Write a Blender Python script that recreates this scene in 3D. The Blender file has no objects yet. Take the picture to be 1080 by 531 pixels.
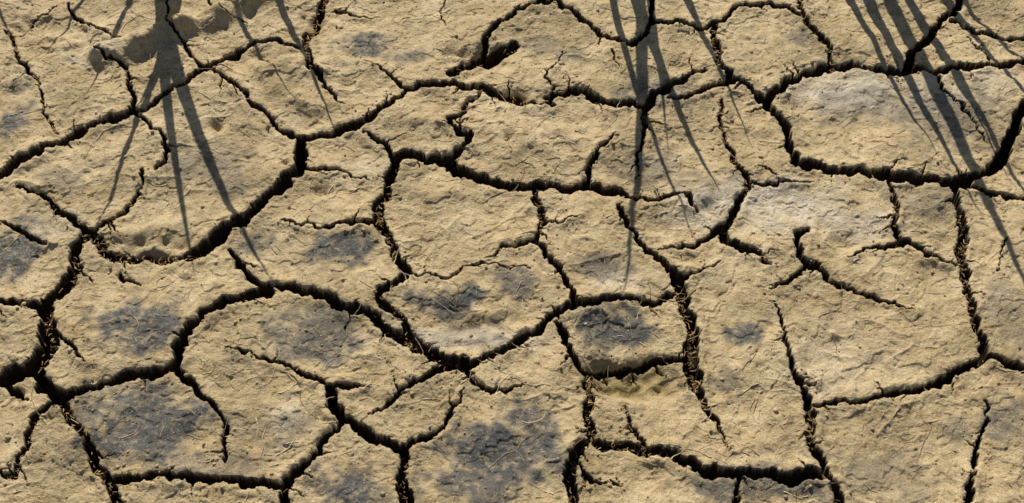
import bpy, math, numpy as np
from mathutils import Vector
R=np.random.RandomState(7)
sc=bpy.context.scene
# ---------------- camera ----------------
H=2.2; PITCH=math.radians(50); F=50.0
cam=bpy.data.cameras.new("camera"); co=bpy.data.objects.new("camera",cam); sc.collection.objects.link(co)
cam.lens=F; cam.sensor_width=36; cam.clip_start=0.05; cam.clip_end=2000
co.location=(0,0,H); co.rotation_euler=(math.pi/2-PITCH,0,0); sc.camera=co
cp,sp=math.cos(PITCH),math.sin(PITCH)
def g(px,py):  # casts an image pixel through the camera onto the ground plane
    "image pixel -> ground position"
    u=(px-540)/1080*36/F; v=-(py-265.5)/1080*36/F
    dy=cp+v*sp; dz=-sp+v*cp
    t=-H/dz
    return np.array([u*t, dy*t])
def proj(x,y,z):
    zz=z-H
    d=y*cp-zz*sp; v=(y*sp+zz*cp)/d; u=x/d
    return 540+u*F/36*1080, 265.5-v*F/36*1080
# ---------------- noise ----------------
TA=R.rand(256,256)*2*np.pi; TGX=np.cos(TA).astype(np.float32); TGY=np.sin(TA).astype(np.float32)
def perlin(x,y,scale,seed):
    a=0.6+seed*1.3; c,s=math.cos(a),math.sin(a)
    X=(c*x-s*y)/scale+seed*17.3; Y=(s*x+c*y)/scale+seed*5.7
    xi=np.floor(X).astype(np.int32); yi=np.floor(Y).astype(np.int32)
    fx=(X-xi).astype(np.float32); fy=(Y-yi).astype(np.float32)
    ux=fx*fx*fx*(fx*(fx*6-15)+10); uy=fy*fy*fy*(fy*(fy*6-15)+10)
    def gr(i,j):
        a_=(xi+i)&255; b_=(yi+j)&255
        return TGX[a_,b_]*(fx-i)+TGY[a_,b_]*(fy-j)
    n0=gr(0,0)*(1-ux)+gr(1,0)*ux
    n1=gr(0,1)*(1-ux)+gr(1,1)*ux
    return (n0*(1-uy)+n1*uy)*1.5
def sstep(a,b,x):
    t=np.clip((x-a)/(b-a),0,1); return t*t*(3-2*t)
# ---------------- crack lines traced in image pixels ----------------
C=[
(9,10,0,[(-40,205),(0,187),(30,168),(75,143),(110,130),(140,122)]),
(8,6,0,[(140,122),(165,112),(195,92),(235,68),(265,48),(290,42),(314,52)]),
(6,4,0,[(140,122),(140,100),(137,82),(122,66),(104,62)]),
(3,6,0,[(178,-20),(181,30),(210,70),(235,85),(262,108),(288,130),(316,148)]),
(5,4,0,[(140,122),(155,132),(172,148),(178,165),(165,182)]),
(3,7,0,[(150,182),(150,200),(125,225),(95,245)]),
(3,9,1,[(18,197),(45,208),(70,228),(93,245)]),
(12,14,1,[(93,245),(80,262),(82,285),(65,310),(48,328),(50,350),(54,370),(38,388)]),
(17,12,0,[(56,368),(38,388),(18,396),(0,402),(-40,410)]),
(5,8,0,[(-30,324),(0,325),(47,326)]),
(15,10,0,[(36,388),(45,408),(68,424)]),
(8,9,0,[(68,424),(95,412),(130,401),(170,393),(185,388)]),
(10,9,0,[(185,388),(188,368),(205,345),(230,326),(262,314),(285,309)]),
(7,3,0,[(187,392),(205,405),(225,430),(240,455),(238,488)]),
(7,8,1,[(66,426),(80,450),(95,475),(110,500),(118,514),(128,545),(135,570)]),
(6,7,0,[(118,512),(140,507),(190,505),(240,508),(300,514)]),
(9,4,0,[(296,560),(300,516),(320,490),(340,465),(360,447)]),
(6,4,1,[(66,426),(45,437),(32,455),(25,480),(15,503),(-15,498)]),
(5,1,0,[(55,338),(68,362),(92,388)]),
(6,2,0,[(8,408),(20,415),(30,424)]),
(10,12,1,[(93,245),(107,262),(130,273),(155,268),(185,272),(212,264)]),
(15,11,0,[(205,268),(215,262),(240,240),(275,215),(300,195),(315,180),(318,150)]),
(5,1,0,[(126,290),(138,297),(149,303)]),
(9,7,0,[(318,148),(345,143),(375,135),(405,118),(430,98),(458,92),(500,95),(520,100)]),
(6,1,0,[(430,97),(410,82),(384,68)]),
(6,1,0,[(318,178),(345,181),(390,191)]),
(6,9,0,[(243,264),(252,280),(262,294),(290,302),(340,318),(375,330),(402,347),(430,360),(460,378)]),
(8,8,1,[(400,345),(430,360),(462,378),(490,392)]),
(2,6,0,[(296,235),(330,238),(365,238),(400,232)]),
(4,7,0,[(384,142),(402,153),(418,172)]),
(11,8,1,[(418,172),(410,195),(398,222),(402,243),(417,265),(430,290),(418,303)]),
(6,8,1,[(418,303),(400,315),(404,326),(425,338),(432,357),(465,378)]),
(10,9,0,[(418,172),(432,168),(450,174),(470,172)]),
(9,4,1,[(470,172),(486,160),(497,145),(480,140),(474,130),(488,122),(500,108),(508,98)]),
(12,9,0,[(470,172),(482,182),(510,188),(550,197),(590,200),(618,196)]),
(9,4,0,[(618,196),(640,205),(670,212),(695,215),(715,208),(735,227)]),
(9,1,0,[(616,198),(622,175),(633,160),(649,145)]),
(7,5,1,[(563,200),(568,218),(575,236),(566,255)]),
(6,1,0,[(566,255),(540,262),(512,273)]),
(3,1,0,[(573,238),(592,238),(612,231)]),
(5,6,0,[(566,255),(580,275),(598,300),(607,320)]),
(3,2,1,[(430,292),(450,292),(475,295),(500,282),(530,284),(560,284)]),
(8,7,0,[(490,392),(520,380),(545,362),(575,340),(600,323),(640,318),(690,320),(710,312)]),
(6,7,0,[(588,340),(600,368),(620,392)]),
(8,8,1,[(620,392),(620,430),(622,466),(606,482),(600,505),(604,560)]),
(5,5,0,[(620,390),(650,385),(685,380),(725,383)]),
(4,8,0,[(652,222),(662,242),(690,270),(714,297)]),
(12,11,1,[(714,297),(720,315),(729,345),(728,375),(733,402)]),
(8,1.5,1,[(733,402),(750,440),(770,477)]),
(6,1,0,[(714,300),(738,290),(759,278)]),
(3,8,1,[(760,108),(763,140),(773,165),(788,192),(778,220),(762,243)]),
(8,2,0,[(765,240),(740,257),(715,266),(693,266)]),
(9,3,1,[(762,243),(768,258),(785,266),(812,281)]),
(6,1,0,[(786,192),(820,197),(858,191)]),
(12,15,1,[(478,78),(500,66),(520,58),(542,47)]),
(9,5,0,[(500,66),(512,42),(528,20),(545,10),(570,2),(588,2)]),
(6,7,0,[(584,-30),(586,2),(610,20),(640,43),(665,52),(682,38),(686,15),(682,-30)]),
(5,6,0,[(684,25),(712,24),(745,30),(765,20),(782,8),(812,4),(845,17)]),
(8,9,1,[(754,28),(756,50),(762,72),(772,86)]),
(4,8,0,[(705,104),(730,100),(752,92),(772,85)]),
(8,10,0,[(772,85),(795,97),(810,104),(828,128),(834,152),(840,172)]),
(10,12,0,[(840,172),(870,180),(910,185),(960,190),(1010,192)]),
(13,8,0,[(1010,192),(1045,180),(1063,157),(1072,125),(1095,105),(1130,90)]),
(8,9,0,[(812,102),(835,85),(878,71),(930,72),(975,75),(1020,75),(1080,68),(1120,60)]),
(8,6,1,[(880,72),(872,48),(850,22),(843,10),(852,-30)]),
(9,7,0,[(957,72),(962,58),(985,30),(1005,15),(1015,-20)]),
(6,2,0,[(968,74),(990,82),(1008,108),(1039,150)]),
(6,6,0,[(1005,22),(1030,36),(1055,38),(1110,42)]),
(10,8,1,[(508,95),(535,105),(562,110),(582,114)]),
(4,1.5,0,[(580,112),(585,95),(574,84),(592,58)]),
(6,12,0,[(578,104),(600,100),(635,110),(655,112),(680,115)]),
(13,4,0,[(680,115),(693,97),(710,88),(744,75)]),
(8,1.5,1,[(680,115),(678,145),(670,190)]),
(3,2,0,[(1020,40),(1045,70)]),
(5,6,1,[(934,190),(943,215),(942,240),(950,258)]),
(6,1,0,[(950,258),(975,272),(1016,280)]),
(6,1,0,[(950,260),(925,262),(895,273)]),
(8,9,1,[(1002,194),(1014,228),(1014,262),(1020,305),(1030,350),(1040,379)]),
(8,3,0,[(1040,379),(1000,400),(950,415),(900,425),(854,428)]),
(6,8,0,[(1036,377),(1060,386),(1110,404)]),
(5,6,0,[(1018,194),(1050,206),(1115,218)]),
(5,7,0,[(852,243),(840,250),(843,270),(852,280)]),
(8,1,0,[(850,278),(880,298),(920,314),(966,332)]),
(6,2,0,[(850,280),(835,294),(813,306)]),
(2,7,0,[(813,320),(824,345),(832,380),(846,408),(852,430)]),
(8,9,1,[(852,430),(853,460),(868,488),(880,515),(888,560)]),
(9,10,0,[(872,503),(840,506),(790,501),(740,498),(710,480)]),
(8,7,1,[(712,482),(690,478),(668,472),(645,470),(622,467)]),
(5,1,1,[(680,478),(665,452),(654,428)]),
(5,5,0,[(780,501),(776,560)]),
(2,7,0,[(1040,422),(1036,455),(1028,490),(1012,560)]),
(1.5,5,0,[(238,370),(280,378),(318,394),(345,408),(370,411)]),
(4,1,0,[(368,411),(392,411)]),
(9,8,0,[(346,412),(360,440),(398,464),(426,477)]),
(10,10,1,[(426,475),(424,500),(436,560)]),
(6,2,0,[(428,475),(455,460),(475,438),(490,412)]),
(2,9,0,[(390,439),(425,413),(460,392),(490,385)]),
(7,2,0,[(486,390),(508,413),(530,416),(554,409)]),
(10,8,1,[(345,-20),(333,20),(322,48),(328,75)]),
(8,1,0,[(328,75),(343,93),(364,110)]),
(4,2,1,[(6,35),(18,62),(34,80),(45,110),(62,142)]),
(3,5,0,[(-20,228),(0,235),(25,245),(48,260)]),
(4,1,0,[(350,12),(372,18),(400,18)]),
(3,1,0,[(475,-20),(464,12),(470,28)]),
(4,2,0,[(72,5),(88,25),(112,35),(130,43)]),
(3,2,0,[(20,38),(40,22),(60,8)]),
(2.5,1,0,[(210,-10),(240,22),(262,30)]),
(3,1,0,[(645,60),(652,75)]),
(2.5,1,0,[(365,350),(378,322)]),
(2.5,1,0,[(820,188),(800,178)]),
(2,1,0,[(1060,255),(1050,290)]),
(4,2,1,[(615,500),(630,512),(655,515)]),
(3,2,1,[(600,480),(615,500),(612,525)]),
]
PX=2.12e-3
AN=0.80
def fract(pts,amp=1.0):
    P=[np.array(p,float) for p in pts]; a=3.6*amp
    while True:
        Q=[P[0]]; done=True
        for i in range(len(P)-1):
            d=P[i+1]-P[i]; L=np.hypot(*d)
            if L>4.0:
                n=np.array([-d[1],d[0]])/L
                m=(P[i]+P[i+1])/2+n*R.uniform(-1,1)*min(a,L*0.19); Q.append(m); done=False
            Q.append(P[i+1])
        P=Q; a*=0.82
        if done: return np.array(P)
lines=[]
for w0,w1,s,p in C:
    q=fract(p); n=len(q); t=np.linspace(0,1,n)
    w=(w0+(w1-w0)*t)*(1+0.38*np.interp(t*n,np.arange(0,n+3,3),R.uniform(-1,1,len(np.arange(0,n+3,3)))))
    lines.append((q,w,s))
# side branches
base=list(lines)
for q,w,s in base:
    n=len(q)
    for k in range(int(n/9)):
        if R.rand()<0.75:
            i=R.randint(1,n-1); d=q[min(i+1,n-1)]-q[i-1]; a=math.atan2(d[1],d[0])+R.choice([-1,1])*R.uniform(.6,1.5)
            L=R.uniform(6,30); b=[q[i]]; 
            for j in range(3):
                a+=R.uniform(-.5,.5); b.append(b[-1]+np.array([math.cos(a),math.sin(a)*.8])*L/3)
            qq=fract(b); lines.append((qq,np.linspace(min(2.6,w[i]*.45),0.3,len(qq)),0))
glines=[(np.array([g(*p) for p in q]),w*PX*0.90,s) for q,w,s in lines]
# ---------------- ground sheet grid ----------------
def axis(a,b,st):
    c=np.arange(a,b,st)
    def ext(sign,start):
        o=[];x=start;h=st
        while abs(x-start)<300:
            if abs(x-start)<1.0: h=min(h*1.05,0.010)
            else: h*=1.18
            x+=sign*h; o.append(x)
        return np.array(o)
    return np.concatenate([ext(-1,c[0])[::-1],c,ext(1,c[-1])])
xs=axis(-1.25,1.25,0.0019); ys=axis(1.25,2.66,0.0015)
NX,NY=len(xs),len(ys)
X,Y=np.meshgrid(xs,ys)   # NY,NX
X=X.astype(np.float32);Y=Y.astype(np.float32)
near=((np.abs(X)<3)&(Y>-1)&(Y<5))
wx=X+0.0028*perlin(X,Y,0.018,1)+0.0021*perlin(X,Y,0.007,2)
wy=Y+0.0032*perlin(X,Y,0.018,3)+0.0023*perlin(X,Y,0.007,4)
SD=np.full(X.shape,0.08,np.float32)   # signed distance to crack lips
DEP=np.zeros(X.shape,np.float32)
for q,w,s in glines:
    for i in range(len(q)-1):
        a,b=q[i],q[i+1]; ww=max(w[i],w[i+1]); m=ww/2+0.045
        i0,i1=np.searchsorted(xs,[min(a[0],b[0])-m,max(a[0],b[0])+m])
        j0,j1=np.searchsorted(ys,[min(a[1],b[1])-m*1.25,max(a[1],b[1])+m*1.25])
        if i1<=i0 or j1<=j0: continue
        x=wx[j0:j1,i0:i1]-a[0]; y=(wy[j0:j1,i0:i1]-a[1])*AN
        dx=b[0]-a[0]; dy=(b[1]-a[1])*AN; L2=dx*dx+dy*dy+1e-12
        t=np.clip((x*dx+y*dy)/L2,0,1)
        d=np.hypot(x-t*dx,y-t*dy)-(w[i]+(w[i+1]-w[i])*t)/2
        np.minimum(SD[j0:j1,i0:i1],d+max(0,0.008-ww)*1.2,out=SD[j0:j1,i0:i1])
        D=min(0.10,0.010+ww*5.2)
        if s: D*=0.65
        pr=D*sstep(0.0002,-max(0.0014,min(0.0022,ww*.25)),d)
        np.maximum(DEP[j0:j1,i0:i1],pr,out=DEP[j0:j1,i0:i1])
# neighbouring cracks outside the image frame
PXX,PYY=proj(X,np.maximum(Y,-0.5),0*X)
out=np.maximum(np.maximum(-PXX,PXX-1080),np.maximum(-PYY,PYY-531))
out=np.where(Y<0.3,999,out)
om=sstep(12,50,out)*(near)
cs=0.24
vx=(X+0.02*perlin(X,Y,0.09,5)+0.008*perlin(X,Y,0.03,6))/cs; vy=(Y+0.02*perlin(X,Y,0.09,7)+0.008*perlin(X,Y,0.03,8))/cs
VR=R.rand(64,64,2)
bi,bj=np.floor(vx).astype(int),np.floor(vy).astype(int)
f1=np.full(X.shape,9.,np.float32);f2=f1.copy()
for i in(-1,0,1):
    for j in(-1,0,1):
        r=VR[(bi+i)&63,(bj+j)&63]
        d=np.hypot(bi+i+r[...,0]-vx,bj+j+r[...,1]-vy)
        f2=np.minimum(f2,np.maximum(f1,d)); f1=np.minimum(f1,d)
vd=(f2-f1)*cs*0.5-0.008*om
vd=np.where(om>0.02,vd,1)
SD=np.minimum(SD,vd.astype(np.float32))
DEP=np.maximum(DEP,(0.05*om*sstep(0.001,-0.005,vd)).astype(np.float32))
# relief
Z=0.010*perlin(X,Y,0.42,9)+0.0095*perlin(X,Y,0.17,10)+0.0060*perlin(X,Y,0.085,11)+0.0026*perlin(X,Y,0.04,12)
Z+=0.003*np.abs(perlin(X,Y,0.06,36))
rid=1-np.abs(perlin(X+0.02*perlin(X,Y,.05,21),Y,0.07,13))*2.6
Z+=0.0030*np.clip(rid,0,1)**3*sstep(-.1,.3,perlin(X,Y,.2,37))
rough=sstep(-0.05,0.55,perlin(X,Y,0.16,14))
Z+=(0.0002+0.0014*rough)*perlin(X,Y,0.014,15)+(0.0001+0.0009*rough)*perlin(X,Y,0.006,16)
# worm-like wrinkles (dead rootlets under the skin)
r2=1-np.abs(perlin(X+0.01*perlin(X,Y,.02,31),Y,0.045,17))*12
Z+=0.0013*np.clip(r2,0,1)*sstep(0.12,0.4,perlin(X,Y,0.11,18))
# small flaked steps
fk=perlin(X,Y,0.07,32)+0.35*perlin(X,Y,0.02,33)
Z+=0.0022*sstep(0.16,0.20,fk)+0.0016*sstep(-0.30,-0.27,fk)
# tiny pits
pt=perlin(X,Y,0.011,41)
Z-=0.0022*sstep(0.55,0.75,pt)
feat=[(160,262,34,13,-.034),(505,62,34,13,-.030),(555,106,28,8,-.026),(330,22,16,18,-.024),(500,345,70,16,-.014),(890,115,60,35,-.007),(300,70,30,20,.014),(25,30,30,14,-.012),(75,45,22,10,.012),
(560,150,60,22,.010),(60,60,40,20,.01),(820,480,40,16,.006),(440,130,40,14,.010),(338,203,9,5,-.014),(18,418,7,5,-.012),(228,133,6,5,-.014),(262,166,5,3,-.010),(300,172,5,3,-.010),
(880,352,5,4,.008),(260,62,28,7,-.014),(345,75,26,10,.012),(740,215,40,16,.010),(905,255,30,12,-.010),(480,205,40,10,.008),(560,230,20,8,-.008),(300,435,6,6,.006),(815,265,26,10,.010)]
for px,py,rx,ry,am in feat:
    gx,gy=g(px,py); k=2.1e-3
    Z+=am*np.exp(-((X-gx)/(rx*k))**2-((Y-gy)/(ry*k*1.35))**2)*(1+0.6*perlin(X,Y,0.03,19))
# slumped hollow, lower centre
gx,gy=g(668,400); wv=X+.016*perlin(X,Y,.05,42)-gx; wu=Y+.016*perlin(X,Y,.05,43)-gy
HOL=np.exp(-np.abs(wv/.085)**3-np.abs(wu/.036)**3)
Z-=0.034*HOL*(1+.5*perlin(X,Y,.025,44))
# low rounded ridge at upper left
def ridge(pts,rad,am):
    global Z
    best=np.full(X.shape,9.,np.float32)
    for p,q in zip(pts[:-1],pts[1:]):
        a,b=g(*p),g(*q); d=b-a; t=np.clip(((X-a[0])*d[0]+(Y-a[1])*d[1])/(d@d),0,1)
        best=np.minimum(best,np.hypot(X-a[0]-t*d[0],Y-a[1]-t*d[1]))
    Z+=am*np.exp(-(best/rad)**2)*(1+.5*perlin(X,Y,.04,38))
ridge([(105,62),(165,42),(225,24),(285,-5)],.026,.036)
ridge([(265,62),(300,100),(330,118)],.020,.012)
ridge([(620,215),(700,228),(740,205)],.022,.010)
ridge([(430,345),(500,362),(560,345)],.016,.008)
lip=np.clip(SD,0,0.08)
Z-=0.0012*np.exp(-lip/0.0030)*(1+0.8*perlin(X,Y,0.03,34))
Z+=0.0038*np.exp(-((lip-0.006)/0.009)**2)*(1+1.2*perlin(X,Y,0.08,35))
fl=DEP>0.004
Z-=DEP
Z+=np.where(fl,0.006*perlin(X,Y,0.012,20)+0.003*perlin(X,Y,0.005,22),0)
# stains
ST=np.zeros(X.shape,np.float32)
stains=[(385,50,32,12,.85),(355,262,38,20,.95),(150,345,45,22,.9),(15,265,25,28,.9),(150,445,55,32,.95),(340,358,40,24,.75),(645,345,36,18,1),
(530,475,55,28,1),(465,322,24,12,.9),(497,310,14,9,.9),(690,100,40,18,.65),(270,255,16,14,.7),(780,355,18,9,.95),(570,45,22,12,.45),(505,355,30,16,.4),
(365,515,30,16,.9),(500,510,40,16,.8),(740,200,35,14,.4),(900,110,50,25,.45),(1000,125,60,30,.55),(215,170,40,20,.5),(15,125,20,18,.85),(640,285,28,12,.65),
(800,512,60,12,.7),(1055,440,26,18,.6),(690,180,40,16,.5),(330,335,36,9,.7),(300,450,28,14,.5),(970,215,40,14,.4),(425,60,24,10,.65),(840,40,18,10,.6),(545,300,20,12,.7),(200,490,60,14,.5),(765,80,14,8,.5),(1060,330,20,30,.35),(930,500,40,20,.4),(760,405,14,10,.6),(240,195,20,12,.5),(600,60,20,10,.5),(60,190,24,10,.4),(290,350,16,10,.6),(20,90,14,10,.5),(1010,450,16,10,.4)]
for px,py,rx,ry,am in stains:
    gx,gy=g(px,py); k=2.1e-3
    dd=np.sqrt(((X-gx)/(rx*k))**2+((Y-gy)/(ry*k*1.35))**2)+0.55*perlin(X,Y,0.06,23)+0.4*perlin(X,Y,0.02,24)
    ST=np.maximum(ST,min(1,am*1.15)*sstep(1.35,0.55,dd))
ST=np.maximum(ST,(0.8*sstep(0.35,0.8,perlin(X,Y,0.16,25))*sstep(10,60,out)).astype(np.float32))
PALE=np.zeros(X.shape,np.float32)
for px,py,rx,ry,am in [(900,95,70,30,.8),(820,215,80,30,.8),(990,100,50,22,.5),(910,240,50,18,.5),(490,360,90,14,.6),(300,440,14,14,.5),(740,225,40,25,.6),(1050,90,40,20,.4),(650,300,30,10,.5),(60,240,40,20,.3),(880,380,60,40,.25),(380,180,40,16,.3),(100,60,40,16,.3)]:
    gx,gy=g(px,py); k=2.1e-3
    dd=np.sqrt(((X-gx)/(rx*k))**2+((Y-gy)/(ry*k*1.35))**2)+0.35*perlin(X,Y,0.05,26)
    PALE=np.maximum(PALE,am*sstep(1.3,0.2,dd))
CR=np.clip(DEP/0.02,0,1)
def grid_mesh(name,X,Y,Z):
    ny,nx=X.shape; me=bpy.data.meshes.new(name)
    v=np.stack([X,Y,Z],-1).astype(np.float32).reshape(-1)
    idx=np.arange(ny*nx,dtype=np.int32).reshape(ny,nx)
    f=np.stack([idx[:-1,:-1],idx[:-1,1:],idx[1:,1:],idx[1:,:-1]],-1).reshape(-1)
    nf=(ny-1)*(nx-1)
    me.vertices.add(ny*nx); me.vertices.foreach_set("co",v)
    me.loops.add(nf*4); me.loops.foreach_set("vertex_index",f)
    me.polygons.add(nf); me.polygons.foreach_set("loop_start",np.arange(0,nf*4,4,dtype=np.int32))
    me.polygons.foreach_set("use_smooth",np.ones(nf,bool))
    me.update(); return me
me=grid_mesh("cracked_mud_ground",X,Y,Z)
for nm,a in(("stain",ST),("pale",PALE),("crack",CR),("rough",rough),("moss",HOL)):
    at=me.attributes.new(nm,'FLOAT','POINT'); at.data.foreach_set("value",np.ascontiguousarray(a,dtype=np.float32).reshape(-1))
ground=bpy.data.objects.new("cracked_mud_ground",me); sc.collection.objects.link(ground)
# ---------------- materials ----------------
class NB:
    def __init__(s,name):
        s.m=bpy.data.materials.new(name); s.m.use_nodes=True; s.t=s.m.node_tree; s.b=s.t.nodes["Principled BSDF"]
    def n(s,t,**k):
        x=s.t.nodes.new(t)
        for a,b in k.items(): setattr(x,a,b)
        return x
    def l(s,a,b): s.t.links.new(a,b)
    def noise(s,scale,det=4,rough=.6):
        x=s.n('ShaderNodeTexNoise'); x.inputs['Scale'].default_value=scale; x.inputs['Detail'].default_value=det; x.inputs['Roughness'].default_value=rough
        s.l(s.co,x.inputs['Vector']); return x.outputs['Fac']
    def ramp(s,f,pts):
        r=s.n('ShaderNodeValToRGB'); e=r.color_ramp.elements
        for i,(p,c) in enumerate(sorted(pts,key=lambda q:q[0])):
            q=e[i] if i<2 else e.new(p)
            q.position=p; q.color=(*c,1) if len(c)==3 else c
        s.l(f,r.inputs[0]); return r.outputs[0]
    def mix(s,f,a,b,mode='MIX'):
        x=s.n('ShaderNodeMix',data_type='RGBA',blend_type=mode)
        for sock,v in((x.inputs[0],f),(x.inputs[6],a),(x.inputs[7],b)):
            if isinstance(v,(int,float)): sock.default_value=v
            elif isinstance(v,tuple): sock.default_value=(*v,1)
            else: s.l(v,sock)
        return x.outputs[2]
    def math(s,op,a,b=0.):
        x=s.n('ShaderNodeMath',operation=op)
        for i,v in enumerate((a,b)):
            if isinstance(v,(int,float)): x.inputs[i].default_value=v
            else: s.l(v,x.inputs[i])
        return x.outputs[0]
    def attr(s,nm):
        x=s.n('ShaderNodeAttribute'); x.attribute_name=nm; return x.outputs['Fac']
M=NB("dry_mud")
tc=M.n('ShaderNodeTexCoord'); M.co=tc.outputs['Object']
c=M.ramp(M.noise(7,6,.6),[(.3,(.385,.278,.130)),(.5,(.475,.358,.183)),(.7,(.56,.44,.25))])
c=M.mix(M.math('MULTIPLY',M.ramp(M.noise(30,6,.65),[(.35,(0,0,0)),(.7,(1,1,1))]),.5),c,(.66,.54,.345))
c=M.mix(M.math('MULTIPLY',M.ramp(M.noise(48,6,.7),[(.48,(0,0,0)),(.68,(1,1,1))]),.65),c,(.24,.165,.075))
c=M.mix(M.math('MULTIPLY',M.attr("pale"),M.ramp(M.noise(26,6,.7),[(.3,(.3,.3,.3)),(.65,(1,1,1))])),c,(.66,.60,.50))
sf=M.math('MULTIPLY',M.attr("stain"),M.ramp(M.noise(60,7,.75),[(.36,(.35,.35,.35)),(.50,(1,1,1))]))
c=M.mix(sf,c,(.082,.082,.077))
c=M.mix(M.math('MULTIPLY',M.attr("moss"),.75),c,(.21,.16,.045))
vo=M.n('ShaderNodeTexVoronoi'); vo.inputs['Scale'].default_value=170; M.l(M.co,vo.inputs['Vector'])
spk=M.math('LESS_THAN',vo.outputs['Distance'],.17)
spk=M.math('MULTIPLY',spk,M.ramp(M.noise(90,2),[(.48,(0,0,0)),(.6,(1,1,1))]))
c=M.mix(M.math('MULTIPLY',spk,.7),c,(.62,.57,.47))
g1=M.ramp(M.noise(420,4,.8),[(.32,(.58,.57,.55)),(.68,(1.35,1.35,1.35))])
c=M.mix(1.0,c,g1,'MULTIPLY')
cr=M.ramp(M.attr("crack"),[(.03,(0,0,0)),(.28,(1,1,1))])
c=M.mix(cr,c,M.ramp(M.noise(120,4,.7),[(.35,(.018,.012,.006)),(.7,(.070,.043,.019))]))  # dark soil in the cracks, with their shade painted into the base colour
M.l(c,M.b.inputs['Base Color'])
M.l(M.ramp(M.noise(18,4,.6),[(.35,(.58,.58,.58)),(.7,(.85,.85,.85))]),M.b.inputs['Roughness']); M.b.inputs['Specular IOR Level'].default_value=.35
ra=M.math('ADD',M.math('MULTIPLY',M.attr("rough"),.8),.35)
h=M.math('ADD',M.math('MULTIPLY',M.noise(45,6,.6),1.2),M.math('MULTIPLY',M.noise(260,4,.75),M.math('MULTIPLY',ra,.65)))
bp=M.n('ShaderNodeBump'); bp.inputs['Strength'].default_value=.9; bp.inputs['Distance'].default_value=.007
M.l(h,bp.inputs['Height']); M.l(bp.outputs[0],M.b.inputs['Normal'])
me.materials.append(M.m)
def tintmat(name,pts,rough=.7):
    m=NB(name); a=m.attr("tint"); m.co=m.n('ShaderNodeTexCoord').outputs['Object']
    c=m.ramp(a,pts); c=m.mix(1.0,c,m.ramp(m.noise(300,3,.6),[(.3,(.7,.7,.7)),(.7,(1.2,1.2,1.2))]),'MULTIPLY')
    m.l(c,m.b.inputs['Base Color']); m.b.inputs['Roughness'].default_value=rough; return m.m
straw_m=tintmat("dry_straw",[(0,(.10,.05,.018)),(.5,(.40,.235,.08)),(1,(.68,.49,.22))])
root_m=tintmat("pale_rootlet",[(0,(.24,.16,.08)),(1,(.70,.58,.38))],.85)
clod_m=tintmat("mud_crumb",[(0,(.27,.18,.085)),(1,(.56,.44,.26))],.95)
def zat(x,y):
    i=np.clip(np.searchsorted(xs,x),0,NX-1); j=np.clip(np.searchsorted(ys,y),0,NY-1); return Z[j,i],(-1 if DEP[j,i]>.003 else 1)
def build(name,V,Fc,T,mat):
    me=bpy.data.meshes.new(name); V=np.concatenate(V); Fc=np.concatenate(Fc); k=Fc.shape[1]
    me.vertices.add(len(V)); me.vertices.foreach_set("co",V.astype(np.float32).reshape(-1))
    me.loops.add(Fc.size); me.loops.foreach_set("vertex_index",Fc.astype(np.int32).reshape(-1))
    me.polygons.add(len(Fc)); me.polygons.foreach_set("loop_start",np.arange(0,Fc.size,k,dtype=np.int32)); me.update()
    at=me.attributes.new("tint",'FLOAT','POINT'); at.data.foreach_set("value",np.concatenate(T).astype(np.float32))
    me.materials.append(mat); o=bpy.data.objects.new(name,me); sc.collection.objects.link(o); return o
class Tubes:
    def __init__(s): s.V=[];s.F=[];s.T=[];s.n=0
    def add(s,P,r,tint):
        P=np.array(P); n=len(P); d=np.gradient(P,axis=0); d/=np.linalg.norm(d,axis=1)[:,None]+1e-9
        up=np.array([.1,.2,1.]); a=np.cross(d,up); a/=np.linalg.norm(a,axis=1)[:,None]+1e-9; b=np.cross(a,d)
        rr=r*np.linspace(1,.45,n)[:,None]; V=[]
        for k in range(3):
            an=k*2*math.pi/3+.5; V.append(P+rr*(a*math.cos(an)+b*math.sin(an)))
        V=np.stack(V,1).reshape(-1,3); F=[]
        for i in range(n-1):
            for k in range(3):
                k2=(k+1)%3; F.append([i*3+k,i*3+k2,(i+1)*3+k2,(i+1)*3+k])
        s.V.append(V); s.F.append(np.array(F)+s.n); s.T.append(np.full(len(V),tint)); s.n+=len(V)
# straw caught in the cracks
tb=Tubes()
for q,w,s in glines:
    if len(q)<2: continue
    seg=np.hypot(*(q[1:]-q[:-1]).T); L=seg.sum()
    dens=480 if s else 12
    if w.max()<0.0065: dens*=.4
    cum=np.concatenate([[0],np.cumsum(seg)])
    nk=max(3,int(L/.03)); kk=R.rand(nk)
    for k in range(int(L*dens)):
        t=R.rand()
        if R.rand()>np.interp(t*(nk-1),np.arange(nk),kk)*1.7-.25: continue
        x=np.interp(t*L,cum,q[:,0]); y=np.interp(t*L,cum,q[:,1]); ww=np.interp(t*L,cum,w)
        x+=R.normal(0,ww*.27); y+=R.normal(0,ww*.30)
        z0,sd=zat(x,y)
        z=max(z0+0.003, -R.uniform(0.006,.034)) if sd<0 else z0+0.001
        a=R.uniform(0,2*np.pi); ln=R.uniform(.005,.015)*(1 if R.rand()<.93 else 2.0); e=R.uniform(-.5,.6)
        d=np.array([math.cos(a)*math.cos(e),math.sin(a)*math.cos(e),math.sin(e)*.7])
        p=np.array([x,y,z]); bnd=np.array([R.normal(),R.normal(),R.normal()*.4])*ln*.18
        tb.add([p-d*ln/2,p+bnd,p+d*ln/2],R.uniform(.0005,.0015),np.clip(R.beta(2,2),0,1))
build("straw_litter",tb.V,tb.F,tb.T,straw_m)
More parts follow.
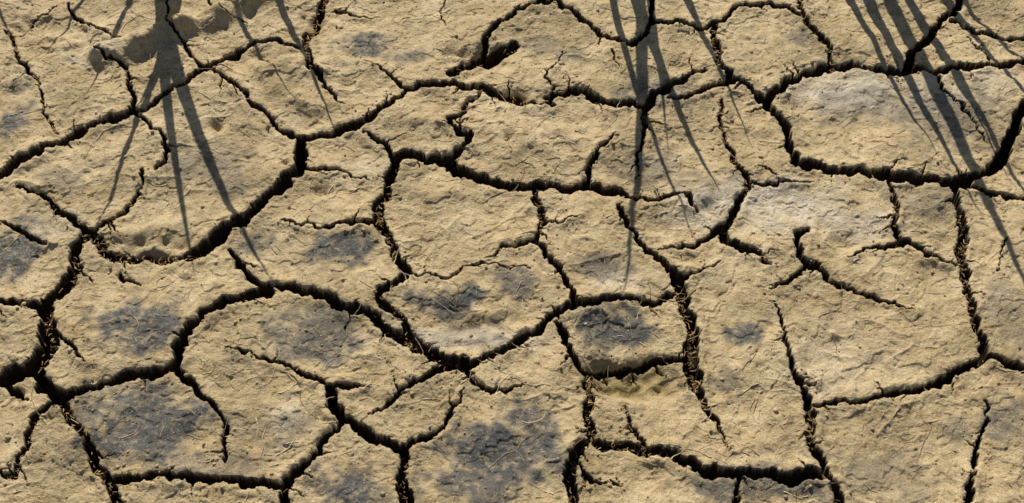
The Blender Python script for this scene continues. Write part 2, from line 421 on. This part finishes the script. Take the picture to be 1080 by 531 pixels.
# rootlets and stalks lying on the plates
tb=Tubes()
cl=[(R.uniform(0,1080),R.uniform(0,531)) for _ in range(22)]
for k in range(800):
    if R.rand()<.5: c0=cl[R.randint(22)]; px,py=c0[0]+R.normal()*32,c0[1]+R.normal()*18
    else: px,py=R.uniform(-60,1140),R.uniform(-60,580)
    x,y=g(px,py)
    a=R.uniform(0,2*np.pi); ln=R.uniform(.012,.06) if R.rand()<.85 else R.uniform(.06,.15); n=max(4,int(ln/.006)); P=[]
    cv=R.normal()*.12
    for i in range(n):
        z,sd=zat(x,y); P.append([x,y,z+0.0004]); a+=R.normal()*.2+cv*.5; x+=math.cos(a)*ln/n; y+=math.sin(a)*ln/n
    P=np.array(P)
    P[:,2]=np.maximum(P[:,2],np.interp(np.arange(n),[0,n-1],[P[0,2],P[-1,2]])-.006)
    if (P[:,2].min()<-.03): continue
    tb.add(P,R.uniform(.0005,.0013),R.rand())
build("dead_rootlets",tb.V,tb.F,tb.T,root_m)
# crumbs
t_=(1+5**.5)/2
IV=np.array([(-1,t_,0),(1,t_,0),(-1,-t_,0),(1,-t_,0),(0,-1,t_),(0,1,t_),(0,-1,-t_),(0,1,-t_),(t_,0,-1),(t_,0,1),(-t_,0,-1),(-t_,0,1)])/1.9
IF=np.array([(0,11,5),(0,5,1),(0,1,7),(0,7,10),(0,10,11),(1,5,9),(5,11,4),(11,10,2),(10,7,6),(7,1,8),(3,9,4),(3,4,2),(3,2,6),(3,6,8),(3,8,9),(4,9,5),(2,4,11),(6,2,10),(8,6,7),(9,8,1)])
V=[];Fc=[];T=[];n=0
for k in range(5200):
    if R.rand()<.7:
        q,w,s=glines[R.randint(len(glines))]; p=q[R.randint(len(q))]; sg=.012 if R.rand()<.6 else .04
        x,y=p[0]+R.normal()*sg,p[1]+R.normal()*sg
    else:
        x,y=g(R.uniform(-60,1140),R.uniform(-60,580))
    z,sd=zat(x,y); r=min(.0009*math.exp(R.exponential(.42)),.0048)
    v=IV*(1+R.uniform(-.3,.3,(12,1)))*r*np.array([1,R.uniform(.7,1.2),R.uniform(.5,.9)])
    a=R.uniform(0,6.28); v=v@np.array([[math.cos(a),math.sin(a),0],[-math.sin(a),math.cos(a),0],[0,0,1]])
    V.append(v+np.array([x,y,z+r*.25])); Fc.append(IF+n); n+=12; T.append(np.full(12,R.rand()))
build("mud_crumbs",V,Fc,T,clod_m)
# ---------------- sun ----------------
EL=math.radians(41); AZ=math.radians(-12)   # azimuth from +Y, clockwise
S=np.array([math.sin(AZ)*math.cos(EL),math.cos(AZ)*math.cos(EL),math.sin(EL)])
sl=bpy.data.lights.new("sun",'SUN'); sl.energy=5.0; sl.angle=math.radians(.5); sl.color=(1,.935,.81)
so=bpy.data.objects.new("sun",sl); sc.collection.objects.link(so); so.rotation_euler=Vector(S).to_track_quat('Z','Y').to_euler()
W=bpy.data.worlds.new("World"); sc.world=W; W.use_nodes=True
sk=W.node_tree.nodes.new('ShaderNodeTexSky'); sk.sky_type='NISHITA'; sk.sun_disc=False; sk.sun_elevation=EL; sk.sun_rotation=AZ
bg=W.node_tree.nodes["Background"]; W.node_tree.links.new(sk.outputs[0],bg.inputs[0]); bg.inputs[1].default_value=.06
sc.view_settings.view_transform='Standard'; sc.view_settings.look='None'; sc.view_settings.exposure=0
# ---------------- spiky plants beyond the patch ----------------
lm=NB("leaf_green"); lm.co=lm.n('ShaderNodeTexCoord').outputs['Object']
lm.l(lm.ramp(lm.noise(25,4),[(.3,(.045,.08,.02)),(.7,(.11,.14,.045))]),lm.b.inputs['Base Color']); lm.b.inputs['Roughness'].default_value=.5
def plant(K,tips):
    kx,ky=g(*K); kz=zat(kx,ky)[0]
    root=bpy.data.objects.new("yucca_plant",None); sc.collection.objects.link(root); root.location=(kx,ky,kz)
    def blade(pts,side,w,nm):
        n=len(pts); u=np.linspace(0,1,n); ww=w*np.clip(.12+u*1.6,0,1)*np.clip((1-u)*1.7,0.02,1)**.85/2
        V=[];F=[]
        nrm=S
        for i in range(n):
            V+= [pts[i]-side[i]*ww[i],pts[i]-nrm*ww[i]*.25,pts[i]+side[i]*ww[i]]
        for i in range(n-1):
            a=i*3; F+=[(a,a+1,a+4,a+3),(a+1,a+2,a+5,a+4)]
        m=bpy.data.meshes.new(nm); m.from_pydata([tuple(v-np.array([kx,ky,kz])) for v in V],[],F); m.materials.append(lm.m)
        for p in m.polygons: p.use_smooth=True
        o=bpy.data.objects.new(nm,m); sc.collection.objects.link(o); o.parent=root
    for k,(tip,w,bend) in enumerate(tips):
        gx,gy=g(*tip); n=24; u=np.linspace(0,1,n)
        d=np.array([gx-kx,gy-ky]); nn=np.array([-d[1],d[0]])
        sx=kx+d[0]*u+nn[0]*bend*np.sin(u*np.pi); sy=ky+d[1]*u+nn[1]*bend*np.sin(u*np.pi)
        t1=.45
        while t1<3:
            t=t1*(1-(1-u)**1.7)
            P=np.stack([sx,sy,0*sx],1)+S*t[:,None]
            _,py=proj(P[:,0],P[:,1],P[:,2])
            if py.max()<-14: break
            t1+=.03
        dv=np.gradient(P,axis=0); sd=np.cross(dv,S); sd/=np.linalg.norm(sd,axis=1)[:,None]
        blade(P,sd,w,"leaf_%d"%k)
    for k in range(9):   # leaves on the far side
        a=R.uniform(.5,math.pi-.5); L=R.uniform(.22,.36); u=np.linspace(0,1,12)
        P=np.stack([kx+math.cos(a)*L*u,ky+math.sin(a)*L*u,kz+.13*np.sin(u*2.2)],1)
        s_=np.tile(np.array([-math.sin(a),math.cos(a),0]),(12,1)); blade(P,s_,.018,"back_leaf_%d"%k)
    bpy.ops.mesh.primitive_cone_add(vertices=14,radius1=.03,radius2=.015,depth=.05); o=bpy.context.object; o.name="stem"; o.parent=root; o.location=(0,0,.015); o.data.materials.append(lm.m)
plant((182,-170),[((94,255),.032,.06),((207,300),.036,-.03),((290,304),.044,-.07),((88,112),.024,.03),((358,152),.026,.03),((138,135),.022,.07),((318,125),.020,-.04),((40,70),.018,.02)])
plant((640,-185),[((657,328),.034,.04),((762,216),.038,-.04),((706,168),.022,.02),((792,148),.026,.0),((740,272),.022,-.05)])
plant((830,-180),[((1110,368),.044,.02),((992,172),.026,-.03),((1112,262),.030,.02),((1130,172),.030,.02),((1036,228),.036,-.01),((1134,120),.024,0),((1074,205),.018,.02)])
plant((-60,-120),[((40,-20),.024,.02),((20,60),.016,.0),((-20,150),.020,.0)])
